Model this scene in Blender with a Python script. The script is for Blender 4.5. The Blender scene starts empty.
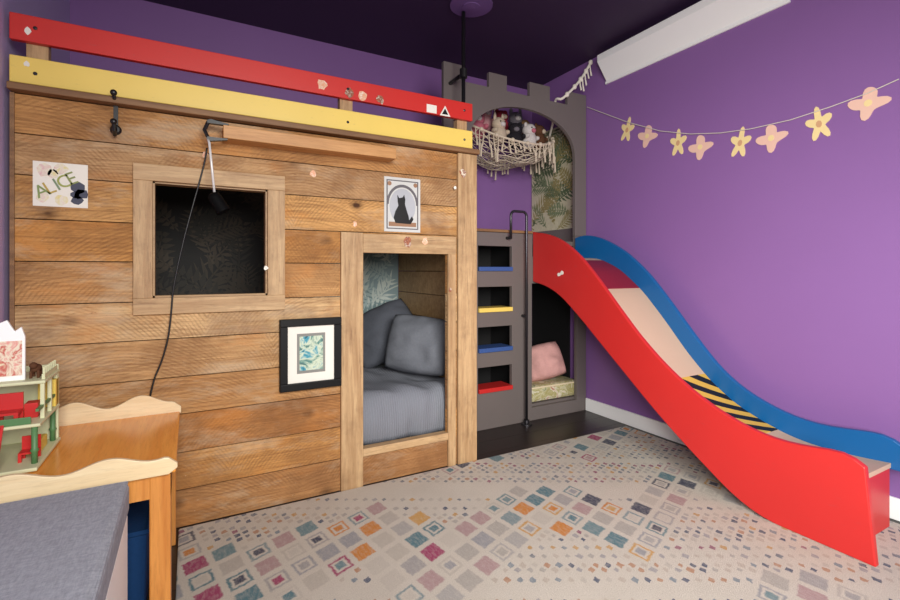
import bpy, bmesh, math, random
from mathutils import Vector, Matrix, Euler, noise
random.seed(7)
S = 1.08                      # one model unit = camera height = 1.08 m
sc = bpy.context.scene
COL = sc.collection
F = 470.0; CX = 450.0; CY = 270.0; ca = 0.8755; sa = 0.4832
def R(d): return math.radians(d)
def onY(px, py, Y):
    t = (px-CX)/F; d = Y/(ca-sa*t); return Vector((d*(sa+ca*t), Y, 1+(CY-py)/F*d))
def onX(px, py, X):
    t = (px-CX)/F; d = X/(sa+ca*t); return Vector((X, d*(ca-sa*t), 1+(CY-py)/F*d))

# ------------------------------------------------------------------ materials
class NT:
    def __init__(s, name):
        s.m = bpy.data.materials.new(name); s.m.use_nodes = True
        s.t = s.m.node_tree; s.n = s.t.nodes; s.l = s.t.links
        s.b = s.n['Principled BSDF']
    def add(s, ty, **kw):
        k = s.n.new(ty)
        for a, v in kw.items(): setattr(k, a, v)
        return k
    def put(s, sock, v):
        if isinstance(v, bpy.types.NodeSocket): s.l.new(v, sock)
        elif v is not None:
            if hasattr(sock.default_value, '__len__') and len(sock.default_value) == 4 and len(v) == 3: v = (*v, 1)
            sock.default_value = v
    def math(s, op, a, b=None, clamp=False):
        k = s.add('ShaderNodeMath', operation=op); k.use_clamp = clamp
        s.put(k.inputs[0], a)
        if b is not None: s.put(k.inputs[1], b)
        return k.outputs[0]
    def mix(s, f, a, b, bt='MIX'):
        k = s.add('ShaderNodeMix', data_type='RGBA', blend_type=bt)
        s.put(k.inputs[0], f); s.put(k.inputs[6], a); s.put(k.inputs[7], b); return k.outputs[2]
    def xyz(s, x, y, z):
        k = s.add('ShaderNodeCombineXYZ')
        for i, q in enumerate((x, y, z)): s.put(k.inputs[i], q)
        return k.outputs[0]
    def coord(s): return s.add('ShaderNodeTexCoord').outputs['Object']
    def tone(s): return s.add('ShaderNodeAttribute', attribute_name='tone').outputs['Fac']
    def mapping(s, v, scale=(1,1,1), rot=(0,0,0), loc=(0,0,0)):
        k = s.add('ShaderNodeMapping'); s.l.new(v, k.inputs[0])
        k.inputs['Scale'].default_value = scale; k.inputs['Rotation'].default_value = rot; k.inputs['Location'].default_value = loc
        return k.outputs[0]
    def noise(s, v, scale, detail=4, rough=.55, dist=0):
        k = s.add('ShaderNodeTexNoise'); s.l.new(v, k.inputs['Vector'])
        k.inputs['Scale'].default_value = scale; k.inputs['Detail'].default_value = detail
        k.inputs['Roughness'].default_value = rough; k.inputs['Distortion'].default_value = dist
        return k.outputs['Fac']
    def ramp(s, f, stops, const=False):
        k = s.add('ShaderNodeValToRGB'); s.put(k.inputs[0], f)
        e = k.color_ramp.elements
        while len(e) < len(stops): e.new(.5)
        for i, (p, c) in enumerate(stops):
            e[i].position = p; e[i].color = (*c, 1)
        if const: k.color_ramp.interpolation = 'CONSTANT'
        return k.outputs[0]
    def bump(s, h, strength=.3, dist=.01):
        k = s.add('ShaderNodeBump'); s.put(k.inputs['Height'], h)
        k.inputs['Strength'].default_value = strength; k.inputs['Distance'].default_value = dist
        s.l.new(k.outputs[0], s.b.inputs['Normal'])
    def done(s, col, rough=.6, metal=0, spec=None):
        s.put(s.b.inputs['Base Color'], col); s.put(s.b.inputs['Roughness'], rough)
        s.b.inputs['Metallic'].default_value = metal
        if spec is not None: s.b.inputs['Specular IOR Level'].default_value = spec
        return s.m
def lin(r, g, b):
    f = lambda c: (c/255/12.92) if c/255 <= .04045 else ((c/255+.055)/1.055)**2.4
    return (f(r), f(g), f(b))
def plain(name, rgb, var=.12, rough=.55, scale=6, bump=0, bscale=60, metal=0, spec=None):
    t = NT(name); c = t.coord(); L = lin(*rgb)
    n = t.noise(c, scale)
    col = t.mix(n, tuple(x*(1-var) for x in L), tuple(min(1, x*(1+var)) for x in L))
    if bump: t.bump(t.noise(c, bscale), bump, .004)
    return t.done(col, rough, metal, spec)
def painted(name, rgb, rough=.42, wear=.35):
    t = NT(name); c = t.coord(); L = lin(*rgb)
    n = t.noise(c, 3)
    col = t.mix(n, tuple(x*.9 for x in L), tuple(min(1, x*1.06) for x in L))
    s = t.noise(t.mapping(c, (2, 2, 7)), 11, 5, .7)
    col = t.mix(t.ramp(s, [(.62, (0,)*3), (.72, (wear,)*3)]), col, tuple(x*.55+.06 for x in L))
    t.bump(t.noise(c, 60), .06, .003)
    return t.done(col, rough)
def wood(name, a, b, axis='X', rough=.5, k=1.0, worn=0):
    t = NT(name); c = t.coord()
    sx = {'X': (1.2, 16, 16), 'Y': (16, 1.2, 16), 'Z': (16, 16, 1.2)}[axis]
    v = t.mapping(c, tuple(q*k for q in sx))
    n = t.noise(v, 2.2, 6, .6, .6)
    col = t.ramp(n, [(.3, lin(*b)), (.5, tuple((x+y)/2 for x, y in zip(lin(*a), lin(*b)))), (.68, lin(*a))])
    fib = t.noise(v, 12, 4, .7)
    col = t.mix(t.ramp(fib, [(.5, (0,)*3), (.66, (.3,)*3)]), col, tuple(x*.62 for x in lin(*b)))
    blot = t.noise(c, 3, 3)
    col = t.mix(t.math('MULTIPLY', blot, .25), col, tuple(x*.6 for x in lin(*b)))
    if worn:
        s = t.noise(t.mapping(c, (4, 4, 4)), 2.4, 5, .65)
        col = t.mix(t.ramp(s, [(.5, (0,)*3), (.72, (worn,)*3)]), col, lin(120, 90, 62))
        s2 = t.noise(t.mapping(v, (.6, .6, .6)), 7, 5, .7)
        col = t.mix(t.ramp(s2, [(.58, (0,)*3), (.66, (worn,)*3)]), col, lin(98, 70, 46))
    t.bump(n, .2, .003)
    return t.done(col, rough)
def plank_mat():
    t = NT('weathered_plank'); c = t.coord(); at = t.tone()
    sep = t.add('ShaderNodeSeparateXYZ'); t.l.new(c, sep.inputs[0])
    xo = t.math('ADD', sep.outputs[0], t.math('MULTIPLY', at, 9.0))
    v = t.xyz(xo, sep.outputs[1], t.math('ADD', sep.outputs[2], t.math('MULTIPLY', at, 5.0)))
    base = t.ramp(at, [(0, lin(176, 118, 64)), (.2, lin(186, 142, 96)), (.4, lin(208, 150, 84)), (.6, lin(198, 160, 116)), (.8, lin(218, 166, 102)), (1, lin(222, 190, 144))])
    grain = t.noise(t.mapping(v, (1.0, 8, 26)), 2.0, 8, .7, 1.2)
    col = t.mix(t.ramp(grain, [(.36, (1, 1, 1)), (.58, (0, 0, 0))]), base, t.mix(.5, base, lin(118, 76, 43)))
    fib = t.noise(t.mapping(v, (2.5, 8, 110)), 2.0, 6, .75, .6)
    col = t.mix(t.ramp(fib, [(.5, (0,)*3), (.62, (.35,)*3)]), col, lin(104, 68, 40))
    jit = t.math('MULTIPLY', t.math('SUBTRACT', t.noise(v, 9, 5, .7), .5), .03)
    for per, zb, scl, thr, off in ((1.17, .3, 23, .42, 0.0), (.83, .42, 19, .46, 3.3)):
        fx = t.math('SUBTRACT', t.math('MULTIPLY', t.math('FRACT', t.math('DIVIDE', t.math('ADD', xo, off), per)), per), per*.5)
        fz = t.math('ADD', t.math('MULTIPLY', t.math('FRACT', t.math('DIVIDE', sep.outputs[2], .1573)), .1573), zb)
        w = t.add('ShaderNodeTexWave', wave_type='RINGS', rings_direction='Y')
        t.l.new(t.xyz(t.math('ADD', fx, jit), 0.0, fz), w.inputs['Vector'])
        w.inputs['Scale'].default_value = scl; w.inputs['Distortion'].default_value = 1.0; w.inputs['Detail'].default_value = 4; w.inputs['Detail Scale'].default_value = 4
        msk = t.ramp(t.noise(t.mapping(v, (1.4, 1, 4), loc=(off, 0, off)), 2.6, 7, .75), [(thr, (0, 0, 0)), (thr+.14, (1, 1, 1))])
        ln = t.ramp(w.outputs['Fac'], [(.45, (0,)*3), (.8, (1,)*3)])
        saw = t.math('MULTIPLY', t.math('MULTIPLY', ln, msk), .34)
        col = t.mix(saw, col, lin(110, 72, 42))
    g2 = t.noise(t.mapping(v, (1, 1, 3)), 2.3, 7, .7)
    col = t.mix(t.ramp(g2, [(.5, (0,)*3), (.64, (.5,)*3)]), col, lin(202, 180, 150))
    g3 = t.noise(t.mapping(v, (1, 1, 2.5), loc=(3, 1, 8)), 2.1, 6, .65)
    col = t.mix(t.ramp(g3, [(.53, (0,)*3), (.67, (.45,)*3)]), col, lin(206, 132, 60))
    big = t.noise(v, 1.9, 7, .65)
    col = t.mix(t.ramp(big, [(.37, (.6,)*3), (.53, (0,)*3)]), col, lin(120, 80, 48))
    spk = t.noise(t.mapping(v, (3, 1, 9)), 11, 6, .8)
    col = t.mix(t.ramp(spk, [(.6, (0,)*3), (.67, (.5,)*3)]), col, lin(86, 56, 35))
    sp2 = t.noise(t.mapping(v, (4, 1, 7), loc=(7, 0, 2)), 12, 6, .8)
    col = t.mix(t.ramp(sp2, [(.65, (0,)*3), (.71, (.5,)*3)]), col, lin(228, 212, 188))
    vo = t.add('ShaderNodeTexVoronoi'); t.l.new(t.mapping(v, (1, 1, 1.5)), vo.inputs['Vector']); vo.inputs['Scale'].default_value = 4.0
    kn = t.ramp(vo.outputs['Distance'], [(.06, (.95,)*3), (.09, (.5,)*3), (.18, (0,)*3)])
    col = t.mix(kn, col, lin(66, 38, 22))
    t.bump(t.math('ADD', grain, fib), .5, .006)
    return t.done(col, .7, spec=.25)
def leaf_mat(name, cols):
    # cols[0] is the paper; leaves carry their own tone per face
    t = NT(name); c = t.coord(); at = t.tone(); k = len(cols)
    col = t.ramp(at, [((i/k) if i else 0, lin(*q)) for i, q in enumerate(cols)], True)
    n = t.noise(c, 40, 3)
    col = t.mix(t.math('MULTIPLY', n, .35), col, tuple(x*.5 for x in lin(*cols[1])))
    return t.done(col, .75)
def rug_mat(ox, oy):
    t = NT('diamond_rug'); c = t.coord()
    sep = t.add('ShaderNodeSeparateXYZ'); t.l.new(c, sep.inputs[0])
    wx = t.math('MULTIPLY', t.math('SUBTRACT', t.noise(c, 60, 3), .5), .016)
    wy = t.math('MULTIPLY', t.math('SUBTRACT', t.noise(t.mapping(c, loc=(5, 5, 5)), 60, 3), .5), .016)
    X = t.math('ADD', t.math('ADD', sep.outputs[0], ox), wx); Y = t.math('ADD', t.math('ADD', sep.outputs[1], oy), wy)
    def comb(a, b): return t.math('ADD', t.math('MULTIPLY', X, a), t.math('MULTIPLY', Y, b))
    rr, dd = comb(ca, -sa), comb(sa, ca)      # the weave runs on the skew of the rug
    W, H = .122*S, .15*S
    def soft(m, lim, e=.03):                 # soft-edged m < lim
        k = t.add('ShaderNodeMapRange'); t.put(k.inputs['Value'], m); k.inputs['From Min'].default_value = lim-e; k.inputs['From Max'].default_value = lim+e
        k.inputs['To Min'].default_value = 1; k.inputs['To Max'].default_value = 0; return k.outputs[0]
    def lattice(W, H, seed):
        a = t.math('DIVIDE', rr, W); b = t.math('DIVIDE', dd, H)
        u = t.math('ADD', a, b); v = t.math('SUBTRACT', a, b)
        fu = t.math('ABSOLUTE', t.math('SUBTRACT', t.math('FRACT', u), .5))
        fv = t.math('ABSOLUTE', t.math('SUBTRACT', t.math('FRACT', v), .5))
        m = t.math('MAXIMUM', fu, fv)
        iu, iv = t.math('FLOOR', u), t.math('FLOOR', v)
        outs = []
        for k in (0, 5.5, 9.5):
            wn = t.add('ShaderNodeTexWhiteNoise', noise_dimensions='3D'); t.l.new(t.xyz(iu, iv, seed+k), wn.inputs[0]); outs.append(wn.outputs['Value'])
        return m, outs, iu, iv
    cream = t.mix(t.noise(c, 5, 3), lin(202, 194, 181), lin(220, 212, 199))
    pal = [(210,136,64),(180,174,166),(94,130,140),(202,194,182),(166,70,108),(170,166,164),(76,80,98),(196,188,176),(208,160,92),(134,152,156),(190,182,172),(160,160,163),(204,196,184),(182,152,152),(114,142,148),(178,174,170)]
    st = [(i/len(pal), lin(*p)) for i, p in enumerate(pal)]
    m, (r1, r2, r3), iu, iv = lattice(W, H, 1)
    cA = t.ramp(r1, st, True); cB = t.ramp(r2, st, True)
    ringed = t.math('GREATER_THAN', r3, .58)
    big = t.mix(soft(m, .375), cream, cA)
    big = t.mix(t.math('MULTIPLY', soft(m, .28), ringed), big, cream)
    big = t.mix(t.math('MULTIPLY', soft(m, .18), ringed), big, cB)
    m2, (q1, q2, q3), ju, jv = lattice(W/3, H/3, 3)
    pal2 = [(168,164,165),(196,184,170),(98,104,122),(188,146,118),(138,148,156),(198,190,178),(156,100,120),(172,170,168),(202,162,108),(130,134,142),(196,188,176),(180,174,166)]
    jr = t.math('SUBTRACT', ju, jv)
    row = t.add('ShaderNodeTexWhiteNoise', noise_dimensions='1D'); t.l.new(jr, row.inputs['W'])
    q = t.math('FRACT', t.math('ADD', row.outputs['Value'], t.math('MULTIPLY', q1, .4)))
    lim = t.math('MULTIPLY', t.math('ADD', .25, t.math('MULTIPLY', q2, .1)), t.math('GREATER_THAN', t.math('FRACT', t.math('MULTIPLY', row.outputs['Value'], 7.3)), .42))
    sm = t.mix(t.math('LESS_THAN', m2, lim), cream, t.ramp(q, [(i/len(pal2), lin(*p)) for i, p in enumerate(pal2)], True))
    # which whole cells belong to a band of large diamonds
    rc = t.math('MULTIPLY', t.math('ADD', t.math('ADD', iu, iv), 1.0), W*.5)
    dc = t.math('MULTIPLY', t.math('SUBTRACT', iu, iv), H*.5)
    zig = t.math('PINGPONG', rc, .36*S)
    b_ = t.math('SUBTRACT', dc, t.math('MULTIPLY', rc, .3))
    b_ = t.math('SUBTRACT', b_, t.math('MULTIPLY', zig, .8))
    band = t.math('COSINE', t.math('MULTIPLY', t.math('SUBTRACT', b_, 1.6*S), 2*math.pi/(.84*S)))
    band = t.math('SUBTRACT', t.math('ADD', band, t.math('MULTIPLY', t.math('SUBTRACT', r2, .5), .5)), t.math('MULTIPLY', t.math('SUBTRACT', rc, .2*S), .32))
    col = t.mix(t.math('GREATER_THAN', band, -.02), sm, big)
    fade = t.ramp(t.noise(t.mapping(c, (60, 22, 1)), 1.5, 5, .75), [(.44, (0,)*3), (.68, (.4,)*3)])
    col = t.mix(fade, col, cream)
    pile = t.noise(c, 260, 4, .85)
    col = t.mix(t.ramp(pile, [(.4, (.0,)*3), (.62, (.5,)*3)]), col, t.mix(.55, col, lin(112, 105, 96)))
    t.bump(pile, .6, .01)
    return t.done(col, .95, spec=.05)
def stripes_mat():
    t = NT('hazard_stripe'); c = t.coord(); sep = t.add('ShaderNodeSeparateXYZ'); t.l.new(c, sep.inputs[0])
    v = t.math('ADD', t.math('MULTIPLY', sep.outputs[0], .55), sep.outputs[1])
    f = t.math('FRACT', t.math('MULTIPLY', v, 12))
    return t.done(t.mix(t.math('LESS_THAN', f, .5), lin(24, 22, 26), lin(214, 170, 70)), .5)
def wall_mat(name, rgb, rough=.5):
    t = NT(name); c = t.coord(); L = lin(*rgb)
    n = t.noise(c, 1.6, 4)
    col = t.mix(n, tuple(x*.94 for x in L), tuple(x*1.06 for x in L))
    t.bump(t.noise(c, 120, 3), .12, .003)
    return t.done(col, rough)
def floor_mat():
    t = NT('dark_floorboard'); c = t.coord(); at = t.tone()
    n = t.noise(t.mapping(c, (1, 20, 1)), 3, 5)
    col = t.mix(n, lin(30, 24, 22), lin(46, 36, 33))
    col = t.mix(t.math('MULTIPLY', at, .4), col, lin(22, 17, 16))
    return t.done(col, .35)
def quilt_mat():
    t = NT('grey_quilt'); c = t.coord(); L = lin(128, 131, 139)
    w = t.add('ShaderNodeTexWave', bands_direction='X'); t.l.new(c, w.inputs['Vector']); w.inputs['Scale'].default_value = 24; w.inputs['Distortion'].default_value = 1.2; w.inputs['Detail'].default_value = 2
    n = t.noise(c, 160, 3, .7)
    col = t.mix(n, tuple(x*.88 for x in L), tuple(x*1.1 for x in L))
    col = t.mix(t.math('MULTIPLY', w.outputs['Fac'], .18), col, tuple(x*.55 for x in L))
    t.bump(t.math('ADD', w.outputs['Fac'], n), .4, .006)
    return t.done(col, .92, spec=.1)
def fabric(name, rgb, var=.18, scale=90, crease=0):
    t = NT(name); c = t.coord(); L = lin(*rgb)
    n = t.noise(c, scale, 3, .7); n2 = t.noise(c, 4, 3)
    col = t.mix(n, tuple(q*(1-var) for q in L), tuple(min(1, q*(1+var)) for q in L))
    col = t.mix(t.math('MULTIPLY', n2, .2), col, tuple(q*.65 for q in L))
    if crease:
        k = t.noise(t.mapping(c, (1, 1, 2.2)), 5, 2, .5, .8)
        t.bump(t.math('ADD', t.math('MULTIPLY', k, 4.0), n), crease, .008)
    else: t.bump(n, .35, .004)
    return t.done(col, .92, spec=.1)
def tweed(name, rgb):
    t = NT(name); c = t.coord(); L = lin(*rgb)
    a = t.noise(t.mapping(c, (260, 50, 50)), 1, 3, .7); b = t.noise(t.mapping(c, (50, 260, 50)), 1, 3, .7)
    n = t.math('MULTIPLY', t.math('ADD', a, b), .5)
    col = t.ramp(n, [(.38, tuple(x*.82 for x in L)), (.5, L), (.62, tuple(min(1, x*1.18) for x in L))])
    t.bump(n, .3, .003)
    return t.done(col, .95, spec=.08)
def art_mat(name, cols, scale):
    t = NT(name); c = t.coord()
    n = t.noise(c, scale, 3, .6, 1.2)
    k = len(cols)
    return t.done(t.ramp(n, [(.3+.4*i/(k-1), lin(*q)) for i, q in enumerate(cols)]), .6)

M = {}
M['plank'] = plank_mat()
M['trimwood'] = wood('trim_pine', (210, 177, 132), (168, 131, 90), 'X', .6, worn=.4)
M['trimwood_v'] = wood('upright_trim_pine', (208, 174, 129), (164, 127, 87), 'Z', .6, worn=.4)
M['darkwood'] = wood('brown_edge_wood', (156, 116, 76), (112, 76, 46), 'X', .6, worn=.3)
M['ledge'] = wood('ledge_pine', (216, 162, 102), (180, 126, 70), 'X')
M['inwood'] = wood('inner_board', (192, 156, 110), (152, 114, 72), 'X')
M['red'] = painted('red_paint', (200, 42, 40), wear=.35)
M['redrail'] = painted('red_rail_paint', (206, 46, 40), wear=.5)
M['yellow'] = painted('yellow_paint', (240, 208, 104), wear=.5)
M['blue'] = painted('blue_paint', (12, 92, 152), .4, wear=.35)
M['bluestep'] = plain('navy_step_paint', (56, 86, 146), .08, .5)
M['lilac'] = plain('tan_beige_board', (206, 174, 148), .06, .5, 4)
M['magenta'] = plain('crimson_board', (140, 28, 44), .08, .45)
M['hazard'] = stripes_mat()
M['castle'] = plain('taupe_grey_paint', (106, 97, 94), .06, .55, 4, .05)
M['castleshade'] = plain('shade_panel', (18, 17, 18), .1, .7)  # near-black puts the shade inside the tower into the panel colour
M['wall'] = wall_mat('purple_wall', (138, 98, 158), .42)
M['wallleft'] = wall_mat('lavender_wall', (200, 184, 226), .5)
M['ceil'] = wall_mat('shaded_purple_ceiling', (54, 34, 66), .6)  # same purple as the walls, with the ceiling's shade mixed into the colour
M['white'] = plain('white_paint', (250, 250, 248), .01, .4)
M['floor'] = floor_mat()
M['quilt'] = quilt_mat()
M['pgrey'] = fabric('grey_pillow_fabric', (108, 111, 118), .16, 90, .3)
M['pgrey2'] = fabric('slate_pillow_fabric', (86, 89, 97), .16, 90, .3)
M['ottoman'] = tweed('light_grey_weave', (154, 157, 165))
M['pink'] = fabric('blush_pillow_fabric', (206, 156, 150), .12, 70, .3)
M['pattern'] = art_mat('leafy_cushion_fabric', [(80, 104, 62), (204, 196, 160), (160, 150, 90), (220, 214, 190), (176, 110, 90)], 12)
M['metal'] = plain('dark_steel', (70, 68, 72), .1, .35, metal=.8)
M['black'] = plain('black_iron', (18, 17, 18), .1, .4)
M['paper'] = plain('white_paper', (234, 230, 219), .05, .8)
M['leafshade'] = leaf_mat('shaded_leaf_wallpaper', [(34, 34, 34), (66, 60, 51), (53, 51, 46), (79, 70, 59)])  # same paper as the teal one, interior shade painted into its colours
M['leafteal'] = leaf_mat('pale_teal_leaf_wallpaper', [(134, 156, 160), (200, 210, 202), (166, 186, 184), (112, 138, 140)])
M['leaflight'] = leaf_mat('green_gold_leaf_wallpaper', [(214, 206, 174), (92, 108, 76), (160, 146, 94), (128, 140, 104)])
M['string'] = plain('cotton_string', (214, 206, 194), .08, .9)
M['macrame'] = plain('macrame_cotton', (208, 192, 170), .14, .95, 30, .4)
M['rope'] = plain('white_cotton_rope', (232, 224, 210), .08, .95, 30, .4)
M['cream'] = plain('cream_paint', (228, 212, 176), .05, .5)
M['toypale'] = plain('pale_green_cream_paint', (212, 214, 174), .06, .5)
M['plytan'] = wood('tan_plywood', (238, 218, 178), (226, 200, 156), 'X', .45)
M['tabletop'] = wood('honey_tabletop', (248, 170, 74), (232, 144, 52), 'Y', .2)
M['tableleg'] = wood('honey_leg', (220, 152, 78), (190, 118, 52), 'Z', .35)
M['green'] = plain('green_toy_paint', (84, 128, 80), .08, .5)
M['toyyellow'] = plain('yellow_toy_paint', (230, 200, 90), .06, .5)
M['tealblue'] = fabric('blue_bin_fabric', (26, 58, 100))
M['stick1'] = art_mat('peach_sticker', [(236, 214, 190), (226, 160, 120), (240, 230, 214)], 40)
M['stick2'] = art_mat('brown_sticker', [(236, 224, 200), (130, 70, 50), (190, 120, 80)], 40)
M['cutyellow'] = plain('yellow_card', (238, 214, 154), .08, .8)
M['cutpink'] = plain('peach_pink_card', (232, 190, 172), .08, .8)

# ------------------------------------------------------------------ mesh builder
class MB:
    def __init__(s):
        s.bm = bmesh.new(); s.tone = s.bm.faces.layers.float.new('tone')
    def f(s, vs, tone=.5):
        try:
            q = s.bm.faces.new(vs); q[s.tone] = tone; return q
        except ValueError: return None
    def box(s, x0, x1, y0, y1, z0, z1, tone=.5):
        v = [s.bm.verts.new((x, y, z)) for z in (z0, z1) for y in (y0, y1) for x in (x0, x1)]
        for q in ((0,2,3,1),(4,5,7,6),(0,1,5,4),(2,6,7,3),(0,4,6,2),(1,3,7,5)): s.f([v[i] for i in q], tone)
        return s
    def prism(s, poly, vec, tone=.5):
        vec = Vector(vec); a = [s.bm.verts.new(p) for p in poly]; b = [s.bm.verts.new(Vector(p)+vec) for p in poly]
        s.f(a, tone); s.f(b[::-1], tone)
        n = len(a)
        for i in range(n): s.f([a[i], a[(i+1) % n], b[(i+1) % n], b[i]], tone)
        return s
    def strip(s, top, bot, vec):      # closed plate between two point lists, extruded by vec
        vec = Vector(vec); rings = []
        for p, q in zip(top, bot):
            p, q = Vector(p), Vector(q)
            rings.append([s.bm.verts.new(w) for w in (p, q, q+vec, p+vec)])
        for r0, r1 in zip(rings, rings[1:]):
            for i in range(4): s.f([r0[i], r0[(i+1) % 4], r1[(i+1) % 4], r1[i]])
        s.f(rings[0]); s.f(rings[-1][::-1]); return s
    def holes(s, outer, holes, y0, th):
        b2 = bmesh.new(); ed = []
        for loop in [outer]+holes:
            vs = [b2.verts.new((x, y0, z)) for x, z in loop]
            for i in range(len(vs)): ed.append(b2.edges.new((vs[i], vs[(i+1) % len(vs)])))
        r = bmesh.ops.triangle_fill(b2, use_beauty=True, use_dissolve=False, edges=ed, normal=(0, -1, 0))
        fs = [g for g in r['geom'] if isinstance(g, bmesh.types.BMFace)]
        ex = bmesh.ops.extrude_face_region(b2, geom=fs)
        bmesh.ops.translate(b2, vec=(0, th, 0), verts=[g for g in ex['geom'] if isinstance(g, bmesh.types.BMVert)])
        mp = {v: s.bm.verts.new(v.co) for v in b2.verts}
        for q in b2.faces: s.f([mp[v] for v in q.verts])
        b2.free(); return s
    def foliage(s, a0, a1, z0, z1, place, n, seed, size=.2):
        # flat printed leaves: place(a, z, lift) -> 3D point on the wallpaper face
        rnd = random.Random(seed); lift = 0
        def poly(pts, tone):
            if all(a0 < p[0] < a1 and z0 < p[1] < z1 for p in pts):
                s.f([s.bm.verts.new(place(p[0], p[1], lift)) for p in pts], tone)
        for i in range(n):
            lift = .0006+.00004*i
            bx, bz = rnd.uniform(a0, a1), rnd.uniform(z0, z1); an = rnd.uniform(.2, math.pi-.2); L = size*rnd.uniform(.7, 1.3); bend = rnd.uniform(-.8, .8)
            tone = rnd.choice((.3, .55, .8)); fern = rnd.random() < .6
            px, pz, th = bx, bz, an; K = 9; st_ = L/K
            for k in range(K):
                nx_, nz_ = px+st_*math.cos(th), pz+st_*math.sin(th)
                wv = st_*.12
                poly([(px-wv*math.sin(th), pz+wv*math.cos(th)), (nx_-wv*math.sin(th), nz_+wv*math.cos(th)), (nx_+wv*math.sin(th), nz_-wv*math.cos(th)), (px+wv*math.sin(th), pz-wv*math.cos(th))], tone)
                ll = L*(.42 if fern else .3)*math.sin(math.pi*(k+1.2)/(K+1.6))
                for sd in (1, -1):
                    d_ = th+sd*(.85 if fern else 1.15); wd = st_*(.3 if fern else .46)
                    ux, uz = math.cos(d_), math.sin(d_)
                    q = [(nx_, nz_), (nx_+ll*.35*ux-wd*uz, nz_+ll*.35*uz+wd*ux), (nx_+ll*ux, nz_+ll*uz), (nx_+ll*.35*ux+wd*uz, nz_+ll*.35*uz-wd*ux)]
                    poly(q, tone)
                px, pz = nx_, nz_; th += bend/K
        return s
    def tube(s, pts, r, n=8):
        pts = [Vector(p) for p in pts]; rr = r if isinstance(r, (list, tuple)) else [r]*len(pts)
        T = [(pts[min(i+1, len(pts)-1)]-pts[max(i-1, 0)]).normalized() for i in range(len(pts))]
        up = Vector((0, 0, 1)) if abs(T[0].z) < .9 else Vector((1, 0, 0))
        nrm = (up-T[0]*up.dot(T[0])).normalized(); rings = []
        for p, t_, q in zip(pts, T, rr):
            nrm = (nrm-t_*nrm.dot(t_)).normalized(); bi = t_.cross(nrm)
            rings.append([s.bm.verts.new(p+(nrm*math.cos(2*math.pi*k/n)+bi*math.sin(2*math.pi*k/n))*q) for k in range(n)])
        for a, b in zip(rings, rings[1:]):
            for k in range(n): s.f([a[k], a[(k+1) % n], b[(k+1) % n], b[k]])
        s.f(rings[0][::-1]); s.f(rings[-1]); return s
    def lathe(s, prof, c, n=20, mat=None):
        mat = mat or Matrix.Identity(3); c = Vector(c); rings = []
        for r, z in prof:
            rings.append([s.bm.verts.new(c+mat @ Vector((r*math.cos(2*math.pi*k/n), r*math.sin(2*math.pi*k/n), z))) for k in range(n)])
        for a, b in zip(rings, rings[1:]):
            for k in range(n): s.f([a[k], a[(k+1) % n], b[(k+1) % n], b[k]])
        s.f(rings[0][::-1]); s.f(rings[-1]); return s
    def ell(s, c, r, rot=None, u=16, v=10, wob=0):
        mt = Matrix.Translation(Vector(c)) @ (rot.to_4x4() if rot else Matrix.Identity(4)) @ Matrix.Diagonal((r[0], r[1], r[2], 1))
        b2 = bmesh.new(); bmesh.ops.create_uvsphere(b2, u_segments=u, v_segments=v, radius=1)
        for w in b2.verts:
            if wob: w.co *= 1+wob*noise.noise(w.co*2.2+Vector(c)*7)
            w.co = mt @ w.co
        mp = {q: s.bm.verts.new(q.co) for q in b2.verts}
        for q in b2.faces: s.f([mp[w] for w in q.verts])
        b2.free(); return s
    def pillow(s, c, w, h, th, rot, n=24):
        c = Vector(c)
        def pt(i, j, sg):
            u = -1+2*i/n; v = -1+2*j/n
            e = max(0, (1-u*u))**.42*max(0, (1-v*v))**.42
            x = w/2*u*(1-.1*v*v-.02*(1-v*v)); y = h/2*v*(1-.1*u*u-.02*(1-u*u))
            z = sg*th/2*e*(1.05+.25*noise.noise(Vector((u*1.8, v*1.8, sg*3+c.x)))+.07*noise.noise(Vector((u*4, v*4, sg*5+c.y))))
            p = Vector((x, y, z+.02*noise.noise(Vector((u*2, v*2, c.y*3)))))
            return c+rot @ p
        for sg in (1, -1):
            g = [[s.bm.verts.new(pt(i, j, sg)) for j in range(n+1)] for i in range(n+1)]
            for i in range(n):
                for j in range(n):
                    q = [g[i][j], g[i+1][j], g[i+1][j+1], g[i][j+1]]
                    s.f(q if sg > 0 else q[::-1])
        bmesh.ops.remove_doubles(s.bm, verts=s.bm.verts[:], dist=1e-5)
        return s
    def build(s, name, mat, parent=None, org=None, smooth=False, bevel=0, label=None, keep=False):
        bm = s.bm
        if not keep: bmesh.ops.recalc_face_normals(bm, faces=bm.faces[:])
        if org is None:
            if parent: org = ORG[parent]
            else:
                xs = [v.co for v in bm.verts]
                org = Vector(((min(p.x for p in xs)+max(p.x for p in xs))/2, (min(p.y for p in xs)+max(p.y for p in xs))/2, min(p.z for p in xs)))
        for v in bm.verts: v.co = (v.co-org)*S
        me = bpy.data.meshes.new(name); bm.to_mesh(me); bm.free()
        if smooth:
            for p in me.polygons: p.use_smooth = True
        me.materials.append(M[mat] if isinstance(mat, str) else mat)
        o = bpy.data.objects.new(name, me); COL.objects.link(o)
        if parent: o.parent = parent
        else: o.location = org*S
        ORG[o] = Vector(org)
        if bevel:
            b = o.modifiers.new('bevel', 'BEVEL'); b.width = bevel*S; b.segments = 2; b.limit_method = 'ANGLE'; b.angle_limit = R(40)
        if label: o['label'] = label
        return o
ORG = {}
def thing(name, label, cat, loc, group=None):
    o = bpy.data.objects.new(name, None); COL.objects.link(o); o.empty_display_size = .05
    o.location = Vector(loc)*S; ORG[o] = Vector(loc); o['label'] = label; o['category'] = cat
    if group: o['group'] = group
    return o
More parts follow.
